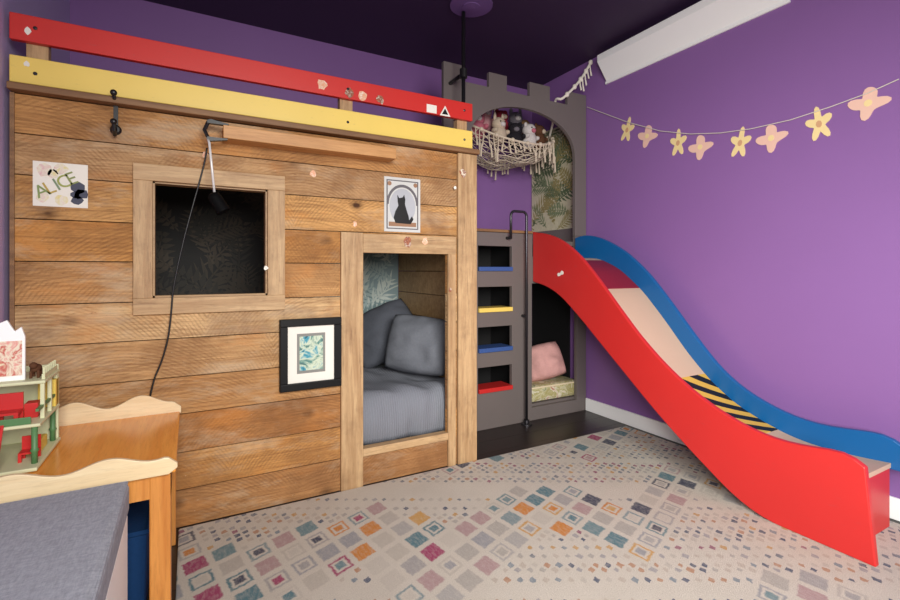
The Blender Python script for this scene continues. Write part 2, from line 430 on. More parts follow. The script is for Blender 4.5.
def tag(o, label, cat, group=None):
    o['label'] = label; o['category'] = cat
    if group: o['group'] = group
    return o
def struct(o): o['kind'] = 'structure'; return o
def text_mesh(ch, size):
    cu = bpy.data.curves.new('letter', 'FONT'); cu.body = ch; cu.size = size; cu.align_x = 'CENTER'; cu.align_y = 'CENTER'; cu.extrude = .0006
    o = bpy.data.objects.new('tmp', cu); COL.objects.link(o)
    bpy.context.view_layer.update()
    me = bpy.data.meshes.new_from_object(o.evaluated_get(bpy.context.evaluated_depsgraph_get()))
    bpy.data.objects.remove(o); bpy.data.curves.remove(cu); me.name = 'letter'
    return me
def spline(cp, k=5):
    cp = [Vector(p) for p in cp]; out = []
    for i in range(len(cp)-1):
        p0, p1, p2, p3 = cp[max(i-1, 0)], cp[i], cp[i+1], cp[min(i+2, len(cp)-1)]
        for j in range(k):
            f = j/k; out.append(.5*(2*p1+(p2-p0)*f+(2*p0-5*p1+4*p2-p3)*f*f+(3*p1-p0-3*p2+p3)*f**3))
    return out+[cp[-1]]

# ------------------------------------------------------------------ setting
XR, YB, XL, ZC = 2.48, 3.086, -.548, 2.487
YN = -1.3
Z0 = Vector((0, 0, 0))
m = MB()
for i in range(30):
    y0 = YN+i*.15
    if y0 < YB+.03: m.box(XL-.05, XR+.05, y0, min(y0+.148, YB+.05), -.05, 0, random.random())
struct(m.build('floor', 'floor', org=Z0))
struct(MB().box(XL-.05, XR+.05, YN, YB+.05, ZC, ZC+.05).build('ceiling', 'ceil', org=Z0))
struct(MB().box(XL-.05, XR+.05, YB, YB+.05, 0, ZC).build('wall_back', 'wall', org=Z0))
struct(MB().box(XR, XR+.05, YN, YB, 0, ZC).build('wall_right', 'wall', org=Z0))
struct(MB().box(XL-.05, XL, YN, YB, 0, ZC).build('wall_left', 'wallleft', org=Z0))
struct(MB().box(XR-.016, XR, YN, 2.468, 0, .088).build('baseboard_right', 'white', org=Z0, bevel=.004))
# rug
rx0, rx1, ry0, ry1 = -.04, 2.42, -.9, 2.075
m = MB(); m.box(rx0, rx1, ry0, ry1, 0, .011)
rug = m.build('rug', rug_mat((rx0+rx1)/2*S, (ry0+ry1)/2*S), bevel=.004)
tag(rug, 'large cream rug woven with rows of coloured diamonds covering the floor', 'rug')
RZ = .011

# ------------------------------------------------------------------ playhouse bed
YH = 2.105
hx0, hx1 = -.533, 1.31
house = thing('playhouse_bed', 'rough plank playhouse bunk bed with window, doorway and red and yellow guard rails', 'bunk bed', ((hx0+hx1)/2, 2.6, 0))
win = (-.125, .282, .894, 1.336); door = (.696, 1.144, .165, 1.08)
m = MB(); rows = [0, .145, .29, .44, .585, .735, .88, 1.03, 1.175, 1.325, 1.465, 1.6]
tn_seq = [.12, .42, .06, .25, .66, .95, .5, .38, .78, .58, .3]
for ri, (r0, r1) in enumerate(zip(rows, rows[1:])):
    cuts = sorted({r0, r1}|{z for o in (win, door) for z in o[2:] if r0 < z < r1})
    for z0, z1 in zip(cuts, cuts[1:]):
        iv = [(hx0+.005, hx1-.006)]
        for o in (win, door):
            if o[2] < (z0+z1)/2 < o[3]:
                nv = []
                for p, q in iv:
                    if o[1] <= p or o[0] >= q: nv.append((p, q)); continue
                    if p < o[0]: nv.append((p, o[0]))
                    if q > o[1]: nv.append((o[1], q))
                iv = nv
        for p, q in iv:
            m.box(p, q, YH, YH+.02, z0+(.0018 if z0 == r0 else 0), z1-(.0018 if z1 == r1 else 0), tn_seq[ri])
m.build('plank_wall', 'plank', house)
# window trim
a0, a1, c0, c1 = win; w = .062
MB().box(a0-w, a1+w+.008, YH-.018, YH, c1, c1+w).build('window_frame', 'trimwood', house, bevel=.002)
MB().box(a0-w, a1+w+.008, YH-.018, YH, c0-w, c0).build('window_frame', 'trimwood', house, bevel=.002)
MB().box(a0-w, a0, YH-.017, YH, c0, c1).build('window_frame', 'trimwood_v', house, bevel=.002)
MB().box(a1, a1+w+.008, YH-.017, YH, c0, c1).build('window_frame', 'trimwood_v', house, bevel=.002)
m = MB(); m.box(a0-.001, a0+.006, YH, YH+.05, c0, c1); m.box(a1-.006, a1, YH, YH+.05, c0, c1); m.box(a0, a1, YH, YH+.05, c0-.001, c0+.008); m.box(a0, a1, YH, YH+.05, c1-.006, c1)
m.build('window_jamb', 'inwood', house)
# door trim
a0, a1, c0, c1 = door
MB().box(.593, .696, YH-.018, YH, 0, 1.172).build('door_post', 'trimwood_v', house, bevel=.002)
MB().box(a1, 1.188, YH-.016, YH, 0, 1.16).build('door_post', 'trimwood_v', house, bevel=.002)
MB().box(.696, 1.188, YH-.019, YH, c1, 1.168).build('door_head', 'trimwood', house, bevel=.002)
MB().box(.696, 1.144, YH-.016, YH+.03, .138, .174).build('door_sill', 'trimwood', house, bevel=.003)
MB().box(1.2, 1.312, YH-.02, YH, 0, 1.6).build('corner_board', 'trimwood_v', house, bevel=.002)
MB().box(hx0, hx0+.012, YH-.006, YH+.02, 0, 1.6).build('corner_board', 'darkwood', house)
MB().box(hx0, 1.318, YH-.04, YH+.03, 1.602, 1.626).build('top_trim', 'darkwood', house, bevel=.003)
# inner shell
m = MB()
for k in range(11): m.box(hx1-.03, hx1, YH+.021, YB-.016, .001+k*.142, .139+k*.142)
m.build('side_wall', 'inwood', house)
MB().box(hx0, hx0+.02, YH+.021, YB-.016, 0, 1.56).build('side_wall', 'darkwood', house)
yb_ = YB-.014
pl_y = lambda a, z, l: (a, yb_-l, z)
MB().box(hx0+.021, .7, yb_, YB-.004, 0, 1.55, 0).foliage(hx0+.021, .7, .1, 1.55, pl_y, 70, 3, .3).build('back_panel', 'leafshade', house, keep=True, label='leafy wallpaper behind the playhouse window, darkened to show shade')
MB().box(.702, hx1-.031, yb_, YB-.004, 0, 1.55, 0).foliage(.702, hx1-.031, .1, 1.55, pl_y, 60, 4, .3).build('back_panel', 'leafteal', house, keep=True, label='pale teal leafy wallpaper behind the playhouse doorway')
MB().box(hx0+.021, hx1-.031, YH+.024, YB-.016, 1.562, 1.6).build('bunk_platform', 'inwood', house)
MB().box(hx0+.021, hx1-.031, YH+.032, YB-.016, 0, .12).build('bed_base', 'inwood', house)
# rails
red = MB().box(hx0, 1.29, YH-.012, YH+.012, 1.778, 1.868).build('guard_rail', 'redrail', house, bevel=.003, label='red guard rail')
yel = MB().box(hx0, 1.29, YH-.012, YH+.012, 1.634, 1.725).build('guard_rail', 'yellow', house, bevel=.003, label='yellow guard rail')
for x in (-.465, .625, 1.24):
    MB().box(x-.03, x+.03, YH+.012, YH+.05, 1.6, 1.85).build('rail_post', 'trimwood_v', house, bevel=.002)
for rail, z in ((red, 1.824), (yel, 1.68)):
    for x in (-.465, .625, 1.24):
        MB().lathe([(.006, 0), (.006, .003), (.002, .005)], (x, YH-.012, z+random.uniform(-.01, .01)), 10, Matrix.Rotation(R(90), 3, 'X')).build('bolt', 'metal', rail)
def sticker(px, py, w, h, Yp, parent, mat, tri=False):
    c = onY(px, py, Yp); d = -.002
    if tri: poly = [(c.x-w/2, Yp, c.z-h/2), (c.x+w/2, Yp, c.z-h/2), (c.x, Yp, c.z+h/2)]
    else:
        k = 11; poly = [(c.x+w/2*math.cos(2*math.pi*i/k)*random.uniform(.6, 1.1), Yp, c.z+h/2*math.sin(2*math.pi*i/k)*random.uniform(.6, 1.1)) for i in range(k)]
    return MB().prism(poly, (0, d, 0)).build('sticker', mat, parent)
yr = YH-.012
sticker(28, 31, .02, .03, yr, red, 'paper')
for px, py, mt in ((322, 85, 'stick1'), (350, 93, 'stick2'), (363, 96, 'stick1'), (380, 99, 'stick2')): sticker(px, py, .05, .05, yr, red, mt)
c = onY(432, 109, yr); MB().box(c.x-.03, c.x+.025, yr-.002, yr, c.z-.02, c.z+.02).build('sticker', 'paper', red)
sticker(445, 111, .06, .052, yr, red, 'paper', True); sticker(445, 111.5, .035, .03, yr-.002, red, 'black', True)
sticker(27, 64, .02, .02, yr, yel, 'paper')
for px, py, s_, Yp, mt in ((407, 242, .05, YH-.019, 'stick2'), (425, 241, .035, YH-.019, 'stick1'), (463, 173, .045, YH-.02, 'stick2'), (266, 268, .02, YH-.018, 'paper'), (355, 224, .025, YH, 'stick1'), (313, 174, .03, YH, 'stick1'), (455, 188, .018, YH-.02, 'paper'), (450, 290, .02, YH-.018, 'stick2'), (205, 155, .025, YH, 'stick1'), (112, 130, .015, YH, 'paper')):
    sticker(px, py, s_, s_*1.1, Yp, house, mt)
# ledge and hook
lx0, lx1 = onY(222, 128, YH).x, onY(389, 155, YH).x
MB().box(lx0, lx1, YH-.09, YH, 1.512, 1.562).build('ledge', 'ledge', house, bevel=.002)
c = onY(116, 103, YH)
m = MB(); m.box(c.x-.007, c.x+.007, YH-.006, YH, c.z-.11, c.z+.012)
m.tube([(c.x, YH-.004, c.z), (c.x, YH-.05, c.z+.005), (c.x, YH-.06, c.z+.02)], .006); m.ell((c.x, YH-.062, c.z+.018), (.011,)*3)
m.tube([(c.x, YH-.004, c.z-.09), (c.x, YH-.03, c.z-.125), (c.x, YH-.055, c.z-.115), (c.x, YH-.062, c.z-.09)], .006); m.ell((c.x, YH-.062, c.z-.085), (.011,)*3)
m.lathe([(.018, 0), (.018, .006), (.012, .012)], (c.x, YH, c.z-.1), 16, Matrix.Rotation(R(90), 3, 'X'))
m.build('coat_hook', 'black', house, smooth=False)

# bedding
mt = thing('mattress', 'cream mattress lying inside the playhouse beneath the grey quilt', 'mattress', (.4, 2.6, .12))
MB().box(hx0+.03, hx1-.04, YH+.075, YB-.03, .121, .35).build('body', 'cream', mt, bevel=.03)
m = MB(); nx = 64; xs = [.3+i*(1.262-.3)/nx for i in range(nx+1)]
prof = [(2.175, .15), (2.158, .19), (2.148, .25), (2.146, .3), (2.154, .34), (2.172, .372), (2.2, .392), (2.24, .404)]+[(2.24+.05*k, .408) for k in range(1, 17)]
g = []
for x in xs:
    row = []
    for k, (y, z) in enumerate(prof):
        nz = noise.noise(Vector((x*4, y*4, 2)))*.03+noise.noise(Vector((x*10+y*6, y*6, 7)))*.026
        fold = noise.noise(Vector((x*7, z*4, 4)))*.024+.014*noise.noise(Vector((x*18, z*5, 9)))
        row.append(m.bm.verts.new((x, max(2.137, y+(fold if k < 5 else fold*.4 if k < 7 else 0)), z+(nz if k > 3 else nz*.3 if k > 1 else 0))))
    g.append(row)
for i in range(nx):
    for j in range(len(prof)-1): m.f([g[i][j], g[i+1][j], g[i+1][j+1], g[i][j+1]])
q = m.build('quilt', 'quilt', smooth=True); so = q.modifiers.new('s', 'SOLIDIFY'); so.thickness = .006; so.offset = -1
tag(q, 'rumpled mid grey quilt bulging over the bed inside the playhouse', 'quilt')
p1 = MB().pillow((1.135, 2.42, .578), .38, .34, .21, Euler((R(70), R(6), R(-40))).to_matrix()).build('pillow', 'pgrey', smooth=True)
tag(p1, 'plump mid grey pillow in front, leaning on the playhouse side wall', 'pillow', 'grey pillows in the playhouse')
p2 = MB().pillow((1.04, 2.73, .612), .43, .36, .19, Euler((R(58), R(-26), R(-18))).to_matrix()).build('pillow', 'pgrey2', smooth=True)
tag(p2, 'darker slate grey pillow tilted behind the front grey pillow', 'pillow', 'grey pillows in the playhouse')

# papers on the house
x0, x1 = onY(33, 162, YH).x, onY(88, 163, YH).x; z1, z0 = onY(60, 163, YH).z, onY(60, 207, YH).z
al = thing('child_drawing', 'white paper drawing with the hand-lettered name on the plank wall', 'drawing', ((x0+x1)/2, YH, z0))
MB().box(x0, x1, YH-.003, YH-.0005, z0, z1).build('sheet', 'paper', al)
lc = [plain('letter_'+n_, c_) for n_, c_ in (('green', (126, 144, 82)), ('gold', (180, 154, 70)), ('sage', (118, 138, 106)), ('lime', (150, 156, 74)), ('olive', (130, 140, 78)))]
for i, ch in enumerate('ALICE'):
    me = text_mesh(ch, .066); me.materials.append(lc[i])
    o = bpy.data.objects.new('letter', me); COL.objects.link(o); o.parent = al
    t_ = (i+.6)/5.2
    pos = Vector((x0+(x1-x0)*(.08+.7*t_), YH-.005, z0+(z1-z0)*(.28+.42*t_)))
    o.location = (pos-ORG[al])*S; o.rotation_euler = (R(90), R(-28), 0)
blot = [art_mat('watercolour_bloom', [(220, 204, 130), (226, 220, 200), (220, 180, 180)], 30), plain('ink_wash', (52, 56, 78), .3)]
for fx, fz, r_, k in ((.2, .8, .025, 0), (.5, .87, .022, 0), (.35, .75, .018, 0), (.82, .46, .022, 1), (.87, .32, .022, 1), (.76, .3, .014, 1), (.8, .18, .02, 1), (.5, .15, .02, 0), (.16, .2, .02, 0)):
    cxx, czz = x0+(x1-x0)*fx, z0+(z1-z0)*fz
    MB().prism([(cxx+r_*math.cos(j*.7)*random.uniform(.7, 1.1), YH-.003, czz+r_*math.sin(j*.7)*random.uniform(.7, 1.1)) for j in range(9)], (0, -.0012, 0)).build('painted_blot', blot[k], al)
x0, x1 = onY(384, 177, YH).x, onY(420, 180, YH).x; z1, z0 = onY(402, 178, YH).z, onY(402, 232, YH).z
po = thing('cat_poster', 'pale vintage style poster with a sitting black cat above the doorway', 'poster', ((x0+x1)/2, YH, z0))
MB().box(x0, x1, YH-.003, YH-.0005, z0, z1).build('sheet', plain('poster_paper', (200, 200, 196), .1, .7), po)
w, h = x1-x0, z1-z0; xm = (x0+x1)/2
pm = plain('poster_ink', (96, 92, 96), .15); ps = plain('poster_sky', (172, 174, 180), .15); pr = plain('poster_brown', (150, 112, 84), .2)
arc = lambda r_, a, b, n_: [(xm+r_*w*math.cos(a+(b-a)*i/n_), YH-.003, z0+h*.5+r_*h*.85*math.sin(a+(b-a)*i/n_)) for i in range(n_+1)]
MB().prism(arc(.44, 0, math.pi, 20)+arc(.38, math.pi, 0, 20), (0, -.001, 0)).build('printed_arch', pm, po)
MB().prism([(xm+.36*w*math.cos(i*.3142), YH-.003, z0+h*.47+.33*h*math.sin(i*.3142)) for i in range(20)], (0, -.0008, 0)).build('printed_moon', ps, po)
for q_ in ((.06, .09, .05, .95), (.91, .94, .05, .95), (.09, .91, .93, .95), (.09, .91, .05, .07)):
    MB().box(x0+w*q_[0], x0+w*q_[1], YH-.0042, YH-.003, z0+q_[2]*h, z0+q_[3]*h).build('printed_border', pm, po)
for fx in (.14, .86):
    MB().lathe([(.011, 0), (.011, .001)], (x0+w*fx, YH-.003, z0+h*.88), 10, Matrix.Rotation(R(90), 3, 'X')).build('printed_rosette', pr, po)
MB().box(x0+.12*w, x0+.88*w, YH-.0045, YH-.003, z0+.1*h, z0+.18*h).build('printed_ground', pr, po)
m = MB()
body = [(-.2, .16), (-.25, .26), (-.2, .38), (-.12, .48), (-.14, .56), (-.15, .68), (-.1, .62), (0, .64), (.04, .69), (.07, .6), (.06, .52), (.1, .42), (.16, .3), (.18, .22), (.26, .3), (.3, .24), (.22, .15)]
m.prism([(xm+w*a, YH-.0046, z0+h*b) for a, b in body], (0, -.001, 0)); m.build('printed_cat', 'black', po)
x0, x1 = onY(279, 318, YH).x, onY(340, 320, YH).x; z1, z0 = onY(310, 318, YH).z, onY(310, 388, YH).z
fr = thing('framed_picture', 'black framed small watercolour with a wide white mat beside the doorway', 'picture', ((x0+x1)/2, YH, z0))
k = .032; fm = plain('black_frame', (12, 11, 12), .1, .5, spec=.25); m = MB()
m.box(x0, x1, YH-.028, YH-.001, z1-k, z1); m.box(x0, x1, YH-.028, YH-.001, z0, z0+k); m.box(x0, x0+k, YH-.028, YH-.001, z0+k, z1-k); m.box(x1-k, x1, YH-.028, YH-.001, z0+k, z1-k)
m.build('frame', fm, fr, bevel=.003)
MB().box(x0+k, x1-k, YH-.016, YH-.002, z0+k, z1-k).build('mat_board', 'paper', fr)
pw, ph = (x1-x0), (z1-z0)
MB().box(x0+pw*.31, x1-pw*.31, YH-.0185, YH-.0158, z0+ph*.27, z1-ph*.25).build('picture', art_mat('watercolour', [(26, 48, 56), (60, 150, 170), (206, 216, 190), (90, 140, 130), (40, 46, 70)], 16), fr)
gim = plain('grey_inner_mat', (130, 130, 124))
for q_ in ((.27, .31, .23, .79), (.69, .73, .23, .79), (.31, .69, .75, .79), (.31, .69, .23, .27)):
    MB().box(x0+pw*q_[0], x0+pw*q_[1], YH-.0175, YH-.0158, z0+ph*q_[2], z0+ph*q_[3]).build('inner_mat', gim, fr)

# clamp lamp
lamp = thing('clamp_lamp', 'slim silver-armed clip lamp with black head clamped to the wooden ledge, cord hanging down', 'lamp', onY(212, 140, YH-.05))
c = onY(216, 133, YH-.07); c.z = 1.563
m = MB(); m.prism([(c.x-.03, YH-.085, c.z), (c.x+.04, YH-.085, c.z), (c.x+.045, YH-.085, c.z+.006), (c.x-.02, YH-.085, c.z+.016), (c.x-.032, YH-.085, c.z+.01)], (0, .02, 0))
m.prism([(c.x-.03, YH-.085, c.z-.052), (c.x+.04, YH-.085, c.z-.052), (c.x+.04, YH-.085, c.z-.057), (c.x-.02, YH-.085, c.z-.068), (c.x-.032, YH-.085, c.z-.06)], (0, .02, 0))
m.tube([(c.x-.026, YH-.075, c.z-.058), (c.x-.04, YH-.075, c.z-.026), (c.x-.026, YH-.075, c.z+.008)], .007); m.build('clamp', 'black', lamp)
e = onY(215, 198, YH-.11)
MB().tube([(c.x-.03, YH-.075, c.z-.056), (c.x-.024, YH-.1, c.z-.08), e], .0046).build('arm', plain('silver_arm', (226, 224, 220), .06, .35, metal=.2), lamp, smooth=True)
ax = Vector((.5, -.12, -.86)).normalized(); mat3 = Vector((0, 0, 1)).rotation_difference(ax).to_matrix()
MB().lathe([(.011, -.02), (.021, -.014), (.024, .0), (.026, .056), (.027, .06), (.022, .058), (.016, .018)], e, 20, mat3).build('lamp_shade', plain('matt_black', (5, 5, 6), .1, .7, spec=.12), lamp, smooth=True)
cp = [(207, 148), (205, 160), (200, 180), (193, 205), (185, 235), (178, 265), (173, 292), (171, 315), (168, 338), (162, 360), (154, 380), (149, 402)]
MB().tube(spline([onY(a_, b_, YH-.024) for a_, b_ in cp], 4), .0032, 6).build('cord', 'black', lamp, smooth=True)

# ------------------------------------------------------------------ castle play frame
YC = 2.47; cr = XR-.006
castle = thing('castle_play_frame', 'taupe grey castle play tower with battlements, foot-hole ladder and lower den', 'play tower', (1.9, 2.7, 0))
zt, zg = 2.247, 2.152
mer = [(1.315, 1.46), (1.644, 1.782), (1.967, 2.14), (2.3, cr)]
outer = [(1.32, 1.24), (1.5, 1.24), (1.5, 1.78)]
for i in range(1, 24):
    a = math.pi-math.pi*i/24; outer.append((1.935+.435*math.cos(a), 1.78+.285*math.sin(a)**.85))
outer += [(2.37, 1.78), (2.37, 1.24), (cr, 1.24)]
for i, (a, b) in enumerate(reversed(mer)):
    outer += [(b, zt), (a, zt)]
    if i < 3: outer += [(a, zg), (list(reversed(mer))[i+1][1], zg)]
outer = outer[:-1]+[(1.32, zt)]
MB().holes(outer, [], YC, .028).build('battlement_panel', 'castle', castle, bevel=.002)
rect = lambda a, b, c_, d_: [(a, c_), (b, c_), (b, d_), (a, d_)]
steps = [.994, .736, .484, .232]
hl = [rect(1.562, 1.822, z, z+.158) for z in steps]+[rect(1.985, 2.385, .085, .91)]
low = [(1.32, 0), (cr, 0), (cr, 1.239), (2.372, 1.239), (2.372, 1.09), (1.99, 1.09), (1.99, 1.239), (1.32, 1.239)]
MB().holes(low, hl, YC, .028).build('ladder_panel', 'castle', castle, bevel=.002)
MB().box(1.32, 1.985, YC-.012, YC+.04, 1.2405, 1.258).build('panel_cap', 'darkwood', castle, bevel=.002)
for z, mt_, lb in zip(steps, ('bluestep', 'yellow', 'bluestep', 'red'), ('dusty blue step', 'yellow step', 'dusty blue step', 'red step')):
    MB().box(1.564, 1.82, YC-.014, YC+.12, z-.001, z+.026).build('step', mt_, castle, bevel=.003, label=lb)
MB().box(1.32, cr, YC+.03, YB-.01, 1.17, 1.2).build('platform', 'castle', castle)
MB().box(1.925, 1.95, YC+.03, YB-.01, 0, 1.165).build('divider', 'castleshade', castle)
MB().box(1.33, 1.924, YC+.4, YC+.42, 0, 1.165).build('ladder_shade_sheet', 'castleshade', castle)  # added dark sheet, stands in for shade behind the foot holes
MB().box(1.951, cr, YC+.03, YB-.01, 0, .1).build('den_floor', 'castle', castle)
MB().box(1.951, cr-.012, YB-.02, YB-.008, .1, 1.165).build('den_back_shade', 'castleshade', castle)  # dark sheet added for the shade at the back of the den
MB().box(cr-.01, cr, YC+.16, YB-.022, .1, 1.165).build('den_side_shade', 'castleshade', castle)  # added sheet, den shade painted over part of the purple side wall
xw_ = XR-.012
MB().box(xw_, XR-.002, YC+.03, YB-.012, 1.31, 2.1, 0).foliage(YC+.03, YB-.012, 1.31, 2.1, lambda a, z, l: (xw_-l, a, z), 46, 9, .24).build('wallpaper_panel', 'leaflight', castle, keep=True, label='green and gold leafy wallpaper on the tower side')
MB().box(XR-.018, XR-.002, YC+.03, YB-.012, 1.201, 1.309).build('side_board', 'castle', castle)
# grab pipe
m = MB(); b = R(90); pts = [(1.78, 2.425, 1.2), (1.78, 2.425, 1.33)]
pts += [(1.78+.03-.03*math.cos(t_*b/5), 2.425, 1.345+.03*math.sin(t_*b/5)) for t_ in range(6)]
pts += [(1.875+.03*math.sin(t_*b/5), 2.425, 1.345+.03*math.cos(t_*b/5)) for t_ in range(6)]
pts += [(1.905, 2.425, 1.2), (1.905, 2.425, .01)]
m.tube(pts, .0085, 10); gp = m.build('grab_pipe', 'metal', castle, smooth=True)
MB().lathe([(.035, 0), (.035, .008), (.018, .012), (.018, .03)], (1.905, 2.425, 0), 16).build('pipe_flange', 'metal', castle)
MB().tube([(1.78, 2.425, 1.205), (1.78, YC, 1.205)], .01).build('pipe_bracket', 'metal', castle, smooth=True)
MB().tube([(1.905, 2.425, .7), (1.905, YC, .7)], .01).build('pipe_bracket', 'metal', castle, smooth=True)
# fire pole
py_ = 2.31
fp = thing('climbing_pole', 'thin dark steel pole running from the ceiling rose down beside the playhouse corner', 'pole', (1.3625, py_, 0))
MB().tube([(1.3625, py_, .004), (1.3625, py_, 2.47)], .011, 12).build('pole', 'metal', fp, smooth=True)
MB().lathe([(.12, ZC-.001), (.12, ZC-.01), (.05, ZC-.016), (.05, ZC-.02), (.014, ZC-.024)], (1.375, 2.245, 0), 28).build('ceiling_rose', plain('rose_purple', (112, 82, 136)), fp)
MB().lathe([(.022, -.025), (.022, .025)], (1.3625, py_, 2.12), 12).build('collar', 'black', fp, smooth=False)
MB().tube([(1.3625, py_, 2.12), (1.3625, YC, 2.12)], .011).build('wall_arm', 'black', fp, smooth=True)
# den cushion + pink pillow
dc = thing('den_cushion', 'leaf-patterned flat cushion on the floor of the castle den', 'cushion', (2.2, 2.75, .1))
MB().box(1.96, cr-.02, YC+.035, YB-.03, .101, .21).build('body', 'pattern', dc, bevel=.025)
MB().tube([(1.98, YC+.037, .2), (cr-.03, YC+.037, .2)], .006).build('piping', 'cream', dc)
pk = MB().pillow((2.22, 2.63, .345), .29, .26, .19, Euler((R(70), R(-14), R(-25))).to_matrix()).build('pillow', 'pink', smooth=True)
tag(pk, 'small plump blush pink pillow propped in the castle den', 'pillow')

# ------------------------------------------------------------------ slide
XA, XB = 1.99, 2.36
slide = thing('slide', 'curved children slide with one red and one blue side running off the castle', 'slide', (2.17, 1.5, RZ))
def resample(pts, n):
    L = [0]
    for a, b in zip(pts, pts[1:]): L.append(L[-1]+(Vector(b)-Vector(a)).length)
    out = []
    for i in range(n):
        s_ = L[-1]*i/(n-1); k = max(j for j in range(len(L)) if L[j] <= s_+1e-9); k = min(k, len(pts)-2)
        f = (s_-L[k])/(L[k+1]-L[k]); out.append(Vector(pts[k]).lerp(Vector(pts[k+1]), f))
    for _ in range(3):
        out = [out[0]]+[(out[i-1]+out[i]*2+out[i+1])/4 for i in range(1, n-1)]+[out[-1]]
    return out
tp = [(530, 232), (545, 233), (562, 240), (580, 256), (598, 279), (617, 306), (638, 335), (662, 363), (688, 388), (714, 408), (745, 427), (775, 440), (805, 447), (835, 450), (852, 452), (861, 457), (865, 468)]
bt = [(530, 281), (545, 285), (560, 295), (580, 318), (600, 343), (625, 374), (650, 405), (675, 434), (700, 461), (718, 480), (737, 500), (765, 520), (790, 533), (815, 545), (840, 556), (860, 564), (876, 571)]
TP = resample([onX(x, y, XA) for x, y in tp], 48); BT = resample([onX(x, y, XA) for x, y in bt], 48)
for p in BT: p.z = max(p.z, RZ+.001)
def yclamp(L):
    for p in L: p.y = min(p.y, YC-.002)
yclamp(TP); yclamp(BT)
sr = MB().strip(TP, BT, (.026, 0, 0)).build('side_panel', 'red', slide, bevel=.004, label='red side panel')
btp = [(575, 238), (584, 234), (602, 238), (625, 251), (648, 273), (670, 302), (695, 337), (718, 367), (742, 389), (768, 405), (795, 418), (822, 426), (860, 431), (888, 433), (899, 438), (904, 448)]
BTP = resample([onX(x, y, XB) for x, y in btp], 48)
BBT = [Vector((XB, p.y, p.z)) for p in BT]
for p in BBT:                                 # the far side is cut away below the run-out
    k = max(0, min(1, (1.12-p.y)/.22)); k = k*k*(3-2*k)
    p.z = p.z+(max(p.z, .232)-p.z)*k
yclamp(BTP)
MB().strip(BTP, BBT, (.026, 0, 0)).build('side_panel', 'blue', slide, bevel=.004, label='blue side panel')
bed = [(578, 258), (598, 258), (620, 269), (643, 291), (665, 320), (688, 353), (711, 381), (736, 404), (762, 421), (790, 436), (820, 447), (860, 457), (891, 463)]
BED = resample([onX(x, y, XB) for x, y in bed], 60); yclamp(BED)
xa, xb = XA+.027, XB-.001
def ribbon(i0, i1, dz, th, name, mat, xa=xa, xb=xb, label=None):
    top = [Vector((xa, p.y, p.z+dz)) for p in BED[i0:i1]]; bot = [Vector((xa, p.y, p.z+dz-th)) for p in BED[i0:i1]]
    return MB().strip(top, bot, (xb-xa, 0, 0)).build(name, mat, slide, label=label)
ribbon(0, 60, 0, .018, 'bed', 'lilac', label='tan beige sliding surface')
ribbon(7, 18, .003, .003, 'bed_panel', 'magenta', xa+.004, xb-.004, label='crimson panel near the top')
ribbon(35, 48, .003, .003, 'striped_panel', 'hazard', xa+.004, xb-.004, label='black panel with yellow diagonal stripes')
e = BED[-1]
MB().box(xa, xb, e.y+.004, e.y+.024, RZ+.001, e.z-.019).build('end_panel', 'red', slide, label='red panel under the slide exit')
c = onX(562, 273, XA)
for dy, dz in ((0, 0), (.025, -.01)):
    MB().prism([(XA-.0005, c.y+dy+.015*math.cos(i*.785), c.z+dz+.013*math.sin(i*.785)*random.uniform(.7, 1.2)) for i in range(8)], (-.0015, 0, 0)).build('sticker', 'paper', sr)

# ------------------------------------------------------------------ toy hammock + plush
hc = Vector((1.99, 2.76, 1.98))
ham = thing('toy_hammock', 'cream macrame toy hammock with tassels hanging in the castle arch', 'hammock', hc)
ra, rb, dp = .38, .24, .22
rimz = lambda a: .08*math.cos(2*a)-.06+.015*math.sin(3*a)
m = MB(); nU, nV = 22, 7; g = []
for j in range(nV+1):
    f = j/nV; rad = math.cos(f*1.45)**.8; row = []
    for i in range(nU):
        a = 2*math.pi*(i+.5*(j % 2))/nU
        row.append(m.bm.verts.new(hc+Vector((ra*rad*math.cos(a), rb*rad*math.sin(a), -dp*math.sin(f*1.45)+rimz(a)*(1-f)+.022*noise.noise(Vector((a*2, f*5, 1)))))))
    g.append(row)
for j in range(nV):
    for i in range(nU):
        o_ = j % 2
        A, B_ = g[j][i], g[j][(i+1) % nU]; C_, D_ = g[j+1][(i+o_) % nU], g[j+1][(i+1+o_) % nU]
        if o_ == 0: m.f([A, B_, C_]); m.f([B_, D_, C_])
        else: m.f([A, C_, g[j+1][i]]); m.f([A, B_, C_])
net = m.build('net', 'macrame', ham); wf = net.modifiers.new('w', 'WIREFRAME'); wf.thickness = .006; wf.use_replace = True
m = MB()
m.tube([hc+Vector((ra*math.cos(a*.1), rb*math.sin(a*.1), rimz(a*.1))) for a in range(64)], .007)
for i in range(20):
    a = 2*math.pi*i/20; m.ell(hc+Vector((ra*math.cos(a), rb*math.sin(a), rimz(a))), (.015,)*3, u=10, v=7)
m.build('rim_cord', 'macrame', ham, smooth=True)
m = MB()
for i in range(64):
    a = 2*math.pi*i/64; p = hc+Vector((ra*1.01*math.cos(a), rb*1.02*math.sin(a), rimz(a)))
    L = .1+.07*math.cos(2*a)+.08*abs(math.sin(3.5*a))+random.uniform(-.03, .03); L = max(L, .045)
    sw = random.uniform(-.02, .02)
    m.tube([p, p+Vector((sw*.4, 0, -L*.45)), p+Vector((sw*.8, -.003, -L*.55)), p+Vector((sw, -.004, -L*.62)), p+Vector((sw*1.4, -.006, -L))], [.003, .004, .009, .005, .007], 6)
m.build('fringe', 'macrame', ham)['kind'] = 'stuff'
